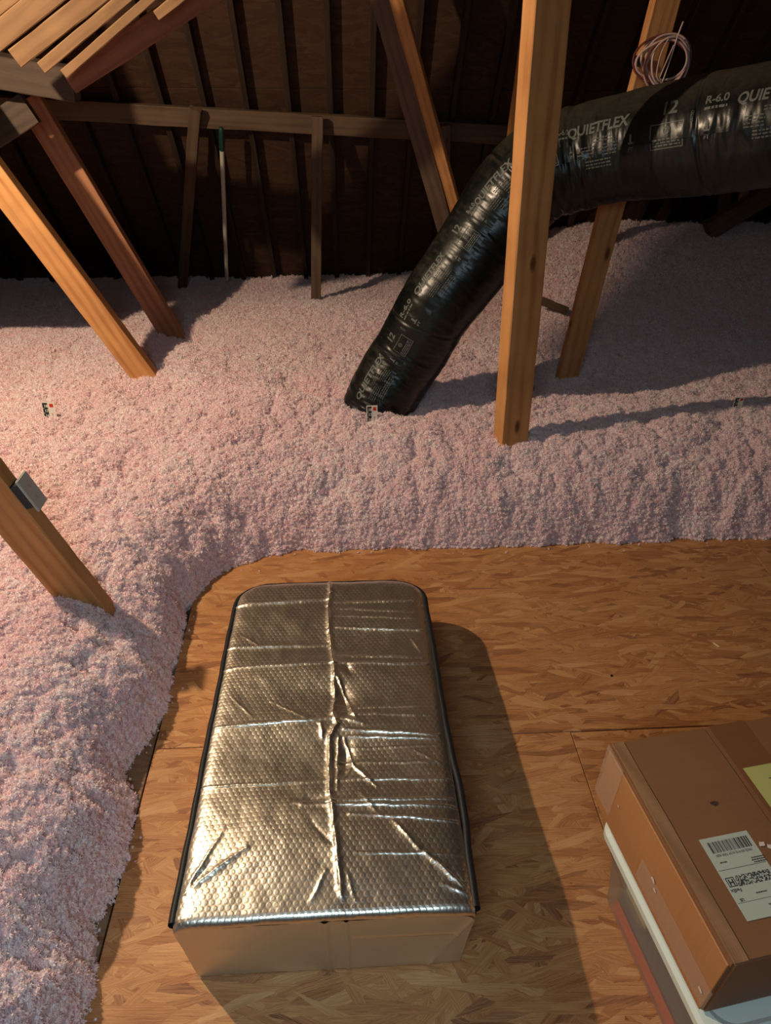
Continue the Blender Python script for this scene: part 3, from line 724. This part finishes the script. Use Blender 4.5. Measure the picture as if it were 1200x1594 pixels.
def print_set(s_qf, per, rnd, parts=('QF', '12', 'FT', 'FT2', 'R6')):
    K = min(1.0, per/PU)
    def on_duct(bm, *a):
        for v in bm.verts: v.co.x *= K; v.co.y *= .5+.5*K
        return on_duct0(bm, *a)
    if 'QF' in parts and s_qf > .0:
        bm = bmesh.new(); merge(bm, text_bm('QUIETFLEX', .052, .0016, .02), 0, 0, 0, 1.0, 1.0, .12)
        on_duct(bm, s_qf, aprint, 'printed_name', M_PRINT)
        bm = bmesh.new(); merge(bm, small_lines(.09, 2, .004, rnd, .010), .02, -.038)
        merge(bm, small_lines(.08, 4, .004, rnd, .011), -.055, -.062); merge(bm, small_lines(.07, 4, .004, rnd, .011), .055, -.062); merge(bm, small_lines(.12, 3, .005, rnd, .011), .0, -.110)
        on_duct(bm, s_qf, aprint, 'printed_small_text', M_PRINTD)
    if '12' in parts:
        s = s_qf+per*.46; bm = bmesh.new(); merge(bm, text_bm('12', .062, .0018, .02), 0, .010)
        on_duct(bm, s, aprint, 'printed_size', M_PRINT)
        bm = bmesh.new(); W_, H_, y0 = .062, .078, -.075; t_ = .003
        for r_ in ((-W_, W_, y0-H_/2, y0-H_/2+t_), (-W_, W_, y0+H_/2-t_, y0+H_/2), (-W_, -W_+t_, y0-H_/2, y0+H_/2), (W_-t_, W_, y0-H_/2, y0+H_/2)): merge(bm, rect_bm(*r_))
        for k in range(12):
            a1, a2 = k/12*2*math.pi, (k+1)/12*2*math.pi
            q = [bm.verts.new((rr*math.cos(a_), y0+.016+rr*math.sin(a_), 0)) for rr, a_ in ((.013, a1), (.013, a2), (.0105, a2), (.0105, a1))]; bm.faces.new(q)
        merge(bm, text_bm('UL', .014, .0005, .02), 0, y0+.016)
        merge(bm, small_lines(.105, 3, .0045, rnd, .009), 0, y0-.010)
        on_duct(bm, s, aprint, 'printed_box', M_PRINT)
    if 'FT' in parts:
        for q in (.19, .64):
            s = s_qf+per*q+.03; bm = bmesh.new(); merge(bm, rect_bm(-.004, .004, -.004, .022), 0, -.072); merge(bm, rect_bm(-.010, .010, -.003, .003), 0, -.078)
            merge(bm, text_bm('FT', .018, .0006, .02), 0, -.098); on_duct(bm, s, aprint, 'printed_foot_mark', M_PRINT)
        bm = bmesh.new(); merge(bm, text_bm('LISTED', .012, .0005, .02), 0, -.03, math.pi/2); on_duct(bm, s_qf+per*.60, aprint, 'printed_word', M_PRINTD)
    if 'R6' in parts:
        bm = bmesh.new(); merge(bm, text_bm('R-6.0', .036, .0010, .02), 0, .012); merge(bm, small_lines(.075, 1, .008, rnd, .01), 0, -.014)
        on_duct(bm, s_qf+per*R6F[0], aprint, 'printed_rating', M_PRINT)
S_Q = [s_at_px(x, y) for x, y in ((600, 590), (700, 447), (795, 312), (948, 237), (1222, 192))]
print('duct S', [round(float(s), 3) for s in S_Q], 'L', DL, 'SGN', SGN)
rn = random.Random(3); R6F = [.69]; PU = float(S_Q[4]-S_Q[3])
for i in range(5):
    per = (S_Q[i+1]-S_Q[i]) if i < 4 else .5; R6F[0] = .64 if i == 2 else .72
    print_set(float(S_Q[i]), float(per), rn, ('QF', '12', 'FT', 'R6') if i < 4 else ('QF',))

# ------------------------------------------------------------------ wire coil, pole
def tube(path, r, n=8, closed=False):
    P = [Vector(p) for p in path]; m_ = len(P); rows = []; ref = None
    for i in range(m_):
        t = (P[min(i+1, m_-1)]-P[max(i-1, 0)]).normalized()
        if ref is None: ref = t.orthogonal().normalized()
        ref = (ref-t*ref.dot(t)).normalized(); b = t.cross(ref)
        rr = r[i] if isinstance(r, (list, tuple)) else r
        rows.append([tuple(P[i]+rr*(math.cos(a)*ref+math.sin(a)*b)) for a in np.linspace(0, 2*math.pi, n+1)])
    return np.array(rows)
M_WIRE = plain('pinkish_white_wire', (.52, .36, .33), .5); M_WIRE2 = plain('maroon_wire', (.16, .04, .035), .5)
cc = PY(1034, 98, 3.24)
coil = empty('wire_coil', cc); tag(coil, 'coil of thin pale cable hanging in front of the leaning post above the duct', 'cable')
rc = random.Random(5)
for k in range(7):
    pts_ = []; rx, rz = .090+rc.uniform(-.012, .024), .075+rc.uniform(-.012, .018); ox, oz = rc.uniform(-.015, .015), rc.uniform(-.010, .010); ph = rc.uniform(0, 6); oy = rc.uniform(-.02, .02)
    for i in range(61):
        a = i/60*2*math.pi*1.0+ph; w_ = .004*math.sin(3*a+k)
        pts_.append((ox+(rx+w_)*math.cos(a), oy+.014*math.sin(a+k), oz+(rz+w_)*math.sin(a)))
    obj('cable_loop', grid_mesh('cable_loop', tube(pts_, .0045)), M_WIRE2 if k in (2, 5) else M_WIRE, coil, True)
for P_ in ([(.028, -.02, .11), (.030, -.03, .135), (.020, -.03, .09), (.010, -.03, .02), (-.004, -.03, -.06), (-.015, -.02, -.09), (-.03, -.02, -.115)],
           [(-.015, -.03, .08), (-.035, -.035, .03), (-.036, -.035, -.04), (-.01, -.03, -.065), (.0, -.03, -.085)],
           [(.012, -.03, .06), (-.008, -.035, .0), (-.022, -.03, -.06)]):
    obj('cable_tie', grid_mesh('cable_tie', tube(catmull([Vector(p) for p in P_], 6), .0030)), M_WIRE, coil, True)
clp = timber('junction_clip', PY(992, 88, 3.36), PY(996, 102, 3.36), .018, .03, F, plain('black_clip', (.01, .01, .01), .5), 'small black clip on the left edge of the leaning post by the coil', 'clip', seg=3)
pb2, pt2 = G(352, 410, .33), PY(344, 198, 5.02)
pole = empty('white_pole', pb2); tag(pole, 'slim white pole with dark green tip leaning against the dark roof slope', 'pole')
dv = pt2-pb2
obj('shaft', grid_mesh('shaft', tube([tuple(dv*t) for t in (-.15, .2, .4, .6, .86)], .015, 10)), plain('white_pole_paint', (.62, .60, .50), .5), pole, True)
obj('tip', grid_mesh('tip', tube([tuple(dv*t) for t in (.86, .87, .97, .995, 1.0)], [.0155, .018, .018, .014, .001], 10)), plain('dark_green_tip', (.01, .05, .04), .45), pole, True)

# ------------------------------------------------------------------ electrical box on the near brace
bd = (PY(0, 790, 1.70)-PY(128, 945, 1.70)).normalized(); bn = Vector((bd.z, 0, -bd.x)).normalized()
if bn.x < 0: bn = -bn
ec = None
for q in range(400):
    P_ = PY(128, 945, 1.70)+bd*(q*.003-.2)+bn*.0625+Vector((0, .026, 0)); dq = P_-CP; D_ = dq.dot(FW); xy = (600+FPX*dq.dot(RT)/D_, 797-FPX*dq.dot(UP)/D_)
    e_ = abs(xy[1]-770)
    if ec is None or e_ < ec[0]: ec = (e_, P_, xy)
print('ebox', ec); ec = ec[1]+bn*.012
eb = empty('electrical_box', ec); tag(eb, 'grey electrical box with ivory-edged cover plate on the edge of the near left brace', 'electrical box')
def efr(o):
    o.matrix_basis = Matrix((bd, bn.cross(bd), bn)).transposed().to_4x4(); return o
efr(obj('box_body', box_bm(-.040, .042, -.024, .024, -.012, .020, .002), plain('dark_steel_blue', (.015, .035, .045), .5, .3), eb))
efr(obj('cover_plate', box_bm(-.055, .055, -.034, .034, .020, .027, .0025, 2), plain('ivory_grey_plate', (.56, .56, .49), .45), eb))
for yy in (-.022, .018):
    bm = bmesh.new(); bmesh.ops.create_cone(bm, segments=12, radius1=.004, radius2=.0035, depth=.003, cap_ends=True)
    for v in bm.verts: v.co += Vector((yy, 0, .0285))
    efr(obj('plate_screw', bm, plain('screw_metal', (.6, .58, .5), .3, 1), eb))

# ------------------------------------------------------------------ depth marker cards
M_CARD = plain('white_card', (.72, .70, .62), .6); M_INK = plain('black_ink', (.01, .012, .012), .6); M_REDI = plain('red_ink', (.55, .03, .02), .6); M_WI = plain('white_ink', (.75, .74, .68), .6)
def hit(x, y, lift=0.0):
    d = ray(x, y); t = np.linspace(.8, 9, 8200); X = CP.x+d.x*t; Y = CP.y+d.y*t; Z = CP.z+d.z*t
    k = int(np.argmax(Z < ins_h(X, Y)+lift)); return Vector((X[k], Y[k], Z[k]))
def card(px, Y, w_, h_, yaw, tilt, label):
    c = hit(px[0], px[1]+12, .012); c.z += h_*.42; r = empty('depth_marker_card', c); tag(r, label, 'marker card', 'insulation depth cards')
    r.rotation_euler = (math.radians(90+tilt), 0, math.radians(yaw)) if False else (math.radians(90-tilt), 0, math.radians(yaw))
    obj('card', box_bm(-w_/2, w_/2, -h_/2, h_/2, -.001, .0, 0), M_CARD, r)
    bm = bmesh.new(); merge(bm, rect_bm(-w_*.42, -w_*.04, -h_*.48, h_*.44, .5))
    for v in bm.verts: v.co.z = .0006
    obj('black_scale', bm, M_INK, r)
    bm = bmesh.new()
    for q, tx in enumerate(('18', '17', '16')):
        merge(bm, text_bm(tx, h_*.24, .0004, 0), -w_*.17, h_*(.24-.30*q)); merge(bm, rect_bm(-w_*.42, -w_*.30, h_*(.10-.3*q)-.0009, h_*(.10-.3*q)+.0009, .5))
    for v in bm.verts: v.co.z = .0012
    obj('scale_digits', bm, M_WI, r)
    for q in range(3):
        bm = bmesh.new()
        if q == 0: merge(bm, rect_bm(w_*.10, w_*.38, h_*.18, h_*.40, .5))
        else: merge(bm, text_bm('21'[q-1], h_*.16, .0003, 0), w_*.22, -h_*(.10+.15*q))
        for v in bm.verts: v.co.z = .0006
        obj('red_mark' if q == 0 else 'red_digit', bm, M_REDI, r)
card((79, 636), 3.06, .062, .075, -6, 8, 'small ruler card with red square standing in the insulation at the far left')
card((579, 642), 2.86, .050, .078, 4, 4, 'small ruler card with red square in front of the duct end')
card((1147, 622), 3.05, .048, .056, 4, 0, 'small ruler card in shade at the right behind the tall post')

# ------------------------------------------------------------------ cardboard parcel on a plastic tote
BA, BB = Vector((.565, .922, 0)), Vector((.627, .478, 0)); ey_ = (BA-BB).normalized(); ex_ = Vector((ey_.y, -ey_.x, 0)); BL = (BA-BB).length; BW = .43; BZ0, BZ1 = .302, .50
boxm = Matrix((ex_, ey_, Vector((0, 0, 1)))).transposed().to_4x4(); boxm.translation = (BB.x, BB.y, BZ0)
parcel = empty('cardboard_box'); parcel.matrix_basis = boxm; tag(parcel, 'brown cardboard parcel with white shipping label, resting on the clear plastic tote', 'box')
def card_mat(name, c, dark):
    k = NT(name); tc = k.n('TexCoord'); mp = k.n('Mapping'); mp.inputs['Scale'].default_value = (1, 60, 1); k.l(tc, mp, 3)
    n1 = k.n('TexNoise', i_Scale=3.0, i_Detail=5.0); k.l(tc, n1, 3); n2 = k.n('TexNoise', i_Scale=2.0, i_Detail=2.0); k.l(mp, n2)
    f_ = k.math('ADD', k.math('MULTIPLY', n1.outputs[0], .7), k.math('MULTIPLY', n2.outputs[0], .3))
    k.base(k.ramp(f_, [(.3, dark), (.7, c)])); k.b.inputs['Roughness'].default_value = .6; k.bump(n2.outputs[0], .12, .001); return k.m
M_CARDB = card_mat('cardboard', (.235, .108, .046), (.19, .082, .034)); M_TAPE = card_mat('brown_tape', (.20, .080, .030), (.15, .058, .022))
HB = BZ1-BZ0
bm = box_bm(0, BW, 0, BL, 0, HB, .004, 2)
obj('carton', bm, M_CARDB, parcel)
# lid flaps slightly proud, with folded left edge
def warped(x0, x1, y0, y1, z, th, rnd, amp=.0015, nx=6, ny=14):
    bm = bmesh.new()
    V = [[[bm.verts.new((x0+(x1-x0)*i/nx, y0+(y1-y0)*j/ny, z+k*th+amp*math.sin(j*.9+i*.6+rnd)*.5)) for i in range(nx+1)] for j in range(ny+1)] for k in (0, 1)]
    for j in range(ny):
        for i in range(nx):
            bm.faces.new((V[1][j][i], V[1][j][i+1], V[1][j+1][i+1], V[1][j+1][i])); bm.faces.new((V[0][j][i], V[0][j+1][i], V[0][j+1][i+1], V[0][j][i+1]))
    for j in range(ny):
        bm.faces.new((V[0][j][0], V[1][j][0], V[1][j+1][0], V[0][j+1][0])); bm.faces.new((V[0][j][nx], V[0][j+1][nx], V[1][j+1][nx], V[1][j][nx]))
    for i in range(nx):
        bm.faces.new((V[0][0][i], V[0][0][i+1], V[1][0][i+1], V[1][0][i])); bm.faces.new((V[0][ny][i], V[1][ny][i], V[1][ny][i+1], V[0][ny][i+1]))
    bmesh.ops.recalc_face_normals(bm, faces=bm.faces[:]); return bm
obj('top_flap', warped(.030, .225, .002, BL-.002, HB, .0035, 1), M_CARDB, parcel)
obj('top_flap', warped(.228, BW-.002, .002, BL-.002, HB, .0035, 2), M_CARDB, parcel)
obj('folded_rim', warped(.001, .027, .001, BL-.001, HB, .0050, 3, .002), card_mat('cardboard_rim', (.29, .155, .070), (.23, .115, .05)), parcel)
obj('side_flap', (lambda b: b)(box_bm(-.004, .0, .006, BL-.004, .002, HB*.93, .001)), card_mat('cardboard_lit_side', (.44, .20, .072), (.36, .155, .053)), parcel)  # lamp-lit orange of the left side painted into its cardboard
obj('packing_tape', box_bm(.236, .325, .0, BL, HB+.0040, HB+.0048, 0), M_TAPE, parcel)
bm = bmesh.new(); 
obj('yellow_note', box_bm(.246, .346, .235, .335, HB+.0052, HB+.0058, 0), plain('yellow_paper', (.44, .43, .14), .6), parcel)
for q in range(3):
    obj('note_writing', box_bm(.285, .335-.012*q, .262+.02*q, .264+.02*q, HB+.0058, HB+.0060, 0), plain('note_ink', (.05, .05, .06), .6), parcel)
kg = NT('clear_tape'); kg.base((.75, .62, .5)); kg.b.inputs['Roughness'].default_value = .18; kg.b.inputs['Alpha'].default_value = .12
ntp = kg.n('TexNoise', i_Scale=6.0, i_Detail=3.0); kg.bump(ntp.outputs[0], .4, .002); M_CLEAR = kg.m
obj('clear_tape', box_bm(-.0062, -.0052, .0, .25, .02, .085, 0), M_CLEAR, parcel)
obj('clear_tape', box_bm(-.0062, -.0052, .38, BL+.002, .03, HB, 0), M_CLEAR, parcel)
# glue marks torn white
bm = bmesh.new()
rq = random.Random(8)
def blob(bm, x, y, r, z, ax=0):
    n_ = 10; vs_ = []
    for k in range(n_):
        a_ = k/n_*2*math.pi; rr = r*rq.uniform(.6, 1.1)
        p = (x+rr*math.cos(a_), y+rr*math.sin(a_)*.7, z) if ax == 0 else (z, x+rr*math.cos(a_), y+rr*math.sin(a_)*.7)
        vs_.append(bm.verts.new(p))
    bm.faces.new(vs_)
M_TORN = plain('torn_white', (.62, .52, .44), .8)
for x, y, r in ((.178, .178, .008), (.190, .170, .008), (.200, .174, .006)): blob(bm, x, y, r, HB+.0060); obj('torn_paper_mark', bm, M_TORN, parcel); bm = bmesh.new()
for y, z, r in ((.205, .085, .008), (.192, .070, .006), (.02, .05, .007), (.36, .10, .004)): blob(bm, y, z, r, -.0066, 1); obj('torn_paper_mark', bm, M_TORN, parcel); bm = bmesh.new()
bm = bmesh.new(); q_ = boxm.inverted() @ G(1111, 1252, .5); blob(bm, q_.x, q_.y, .009, HB+.0046); obj('handle_hole_mark', bm, plain('dark_mark', (.05, .03, .02), .9), parcel)
# shipping label
lab = empty('shipping_label'); lab.parent = parcel; lab.location = (.115, .133, HB+.0042); lab.rotation_euler = (0, 0, math.pi)
# label frame: x, y of the label as printed (parcel lies with the label upside down)
LW, LH = .104, .152
obj('label_paper', box_bm(-LW/2, LW/2, -LH/2, LH/2, 0, .0004, 0), plain('label_white', (.44, .47, .39), .5), lab)
bm = bmesh.new(); rb = random.Random(11)
x = -LW*.42
while x < LW*.40:
    ww = rb.choice((.0007, .0012, .0020, .0028)); merge(bm, rect_bm(x, x+ww, -LH*.44, -LH*.30, 1)); x += ww+rb.choice((.0007, .0012, .0018))
merge(bm, text_bm('(9622 0019 0) 6129 7050 4281', .0062, .0001, 0), 0, -LH*.265)
merge(bm, rect_bm(-LW*.48, LW*.48, -LH*.09, -LH*.085, 1)); merge(bm, rect_bm(-LW*.48, LW*.48, LH*.30, LH*.304, 1))
hx, hy, hs = LW*.37, LH*.06, .0085
for r_ in ((hx-hs, hx+hs, hy-hs, hy-hs+.0016), (hx-hs, hx+hs, hy+hs-.0016, hy+hs), (hx-hs, hx-hs+.0016, hy-hs, hy+hs), (hx+hs-.0016, hx+hs, hy-hs, hy+hs)): merge(bm, rect_bm(*r_, 1))
merge(bm, text_bm('H', .015, .0006, 0), hx, hy); merge(bm, text_bm('FedEx', .0085, .0002, 0), hx, hy+.015); merge(bm, text_bm('US', .007, .0003, 0), hx, hy+.032)
for r_ in range(9):
    x = -LW*.42
    while x < LW*.26:
        if rb.random() < .6: merge(bm, rect_bm(x, x+.0018, LH*.0+r_*.0021, LH*.0+r_*.0021+.0019, 1))
        x += .0019
for x0, y0, n_, w_ in ((-.040, -.026, 3, .026), (.030, -.028, 1, .012), (-.040, .040, 3, .030), (-.006, .034, 1, .02), (-.03, .056, 2, .05)):
    for q in range(n_):
        xx = x0-w_/2
        while xx < x0+w_/2: L_ = rb.uniform(.002, .005); merge(bm, rect_bm(xx, xx+L_, y0+q*.0042, y0+q*.0042+.0022, 1)); xx += L_+.0008
for v in bm.verts: v.co.z = .0007
obj('label_print', bm, plain('label_ink', (.03, .03, .03), .6), lab)

# tote
def rrect(x0, x1, y0, y1, r, n=8):
    P = []
    for cx, cy, a0 in ((x1-r, y1-r, 0), (x0+r, y1-r, 90), (x0+r, y0+r, 180), (x1-r, y0+r, 270)):
        for k in range(n+1): a = math.radians(a0+90*k/n); P.append((cx+r*math.cos(a), cy+r*math.sin(a)))
    return P
def loft(loops, cap0=True, cap1=True):
    bm = bmesh.new(); R_ = [[bm.verts.new((x, y, z)) for x, y in P] for P, z in loops]; n_ = len(R_[0])
    for a, b in zip(R_[:-1], R_[1:]):
        for i in range(n_): bm.faces.new((a[i], a[(i+1) % n_], b[(i+1) % n_], b[i]))
    if cap0: bm.faces.new(R_[0][::-1])
    if cap1: bm.faces.new(R_[-1])
    bmesh.ops.recalc_face_normals(bm, faces=bm.faces[:]); return bm
tote = empty('plastic_tote'); tm = Matrix((ex_, ey_, Vector((0, 0, 1)))).transposed().to_4x4(); tp = BB-ex_*.006-ey_*.055; tm.translation = (tp.x, tp.y, 0); tote.matrix_basis = tm
tag(tote, 'translucent plastic storage tote with white lid on the deck under the parcel', 'storage box')
TW, TL = .43, .455
kt = NT('frosted_plastic'); kt.base((.62, .64, .60)); kt.b.inputs['Roughness'].default_value = .45; kt.b.inputs['Transmission Weight'].default_value = .55; kt.b.inputs['IOR'].default_value = 1.15
kt.b.inputs['Alpha'].default_value = .48
def ins(d, r=.045): return rrect(d, TW-d, d, TL-d, r)
obj('tub', loft([(ins(.050), .003), (ins(.036), .03), (ins(.016), .262), (ins(.010), .268), (ins(.010), .285)], True, False), kt.m, tote, True)
obj('lid', loft([(ins(.0), .262), (ins(-.004), .268), (ins(-.004), .285), (ins(.004), .293), (ins(.022), .296), (ins(.030), .290), (ins(.038), .290)], False, True), plain('white_lid_plastic', (.66, .71, .62), .35), tote, False)
# contents seen through the wall
gf = empty('stored_folder'); gf.matrix_basis = tm.copy(); tag(gf, 'grey and orange packed cloth seen blurred inside the plastic tote', 'cloth')
obj('grey_cloth', box_bm(.062, .36, .06, .40, .008, .22, .02, 3), plain('grey_cloth', (.22, .20, .20), .9), gf)
obj('orange_cloth', box_bm(.052, .061, .07, .38, .008, .045, .004, 2), plain('orange_cloth', (.70, .16, .07), .9), gf)
obj('paper_sheet', box_bm(.050, .0605, .27, .36, .13, .24, .001), plain('cream_paper', (.62, .52, .34), .8), gf)

# small marks on the deck: nail heads and a pale splinter
def deckspot(px, r, mat, name, label, cat):
    p = G(*px, 0); bm = bmesh.new(); bmesh.ops.create_cone(bm, segments=12, radius1=r, radius2=r*.8, depth=.003, cap_ends=True)
    o = obj(name, bm, mat); o.location = (p.x, p.y, .001); tag(o, label, cat)
M_NAIL = plain('nail_steel', (.04, .035, .03), .4, .6)
deckspot((952, 1052), .005, M_NAIL, 'screw_head', 'dark screw head sunk in the deck, alone right of the foil cover', 'screw')
p = G(1115, 1003, .004); sp = obj('wood_splinter', box_bm(-.012, .012, -.0015, .0015, 0, .003, .0005), plain('pale_splinter', (.8, .7, .5), .6)); sp.location = (p.x, p.y, .0); sp.rotation_euler = (0, 0, -1.0)
tag(sp, 'tiny pale wood splinter lying on the deck at the right', 'splinter')
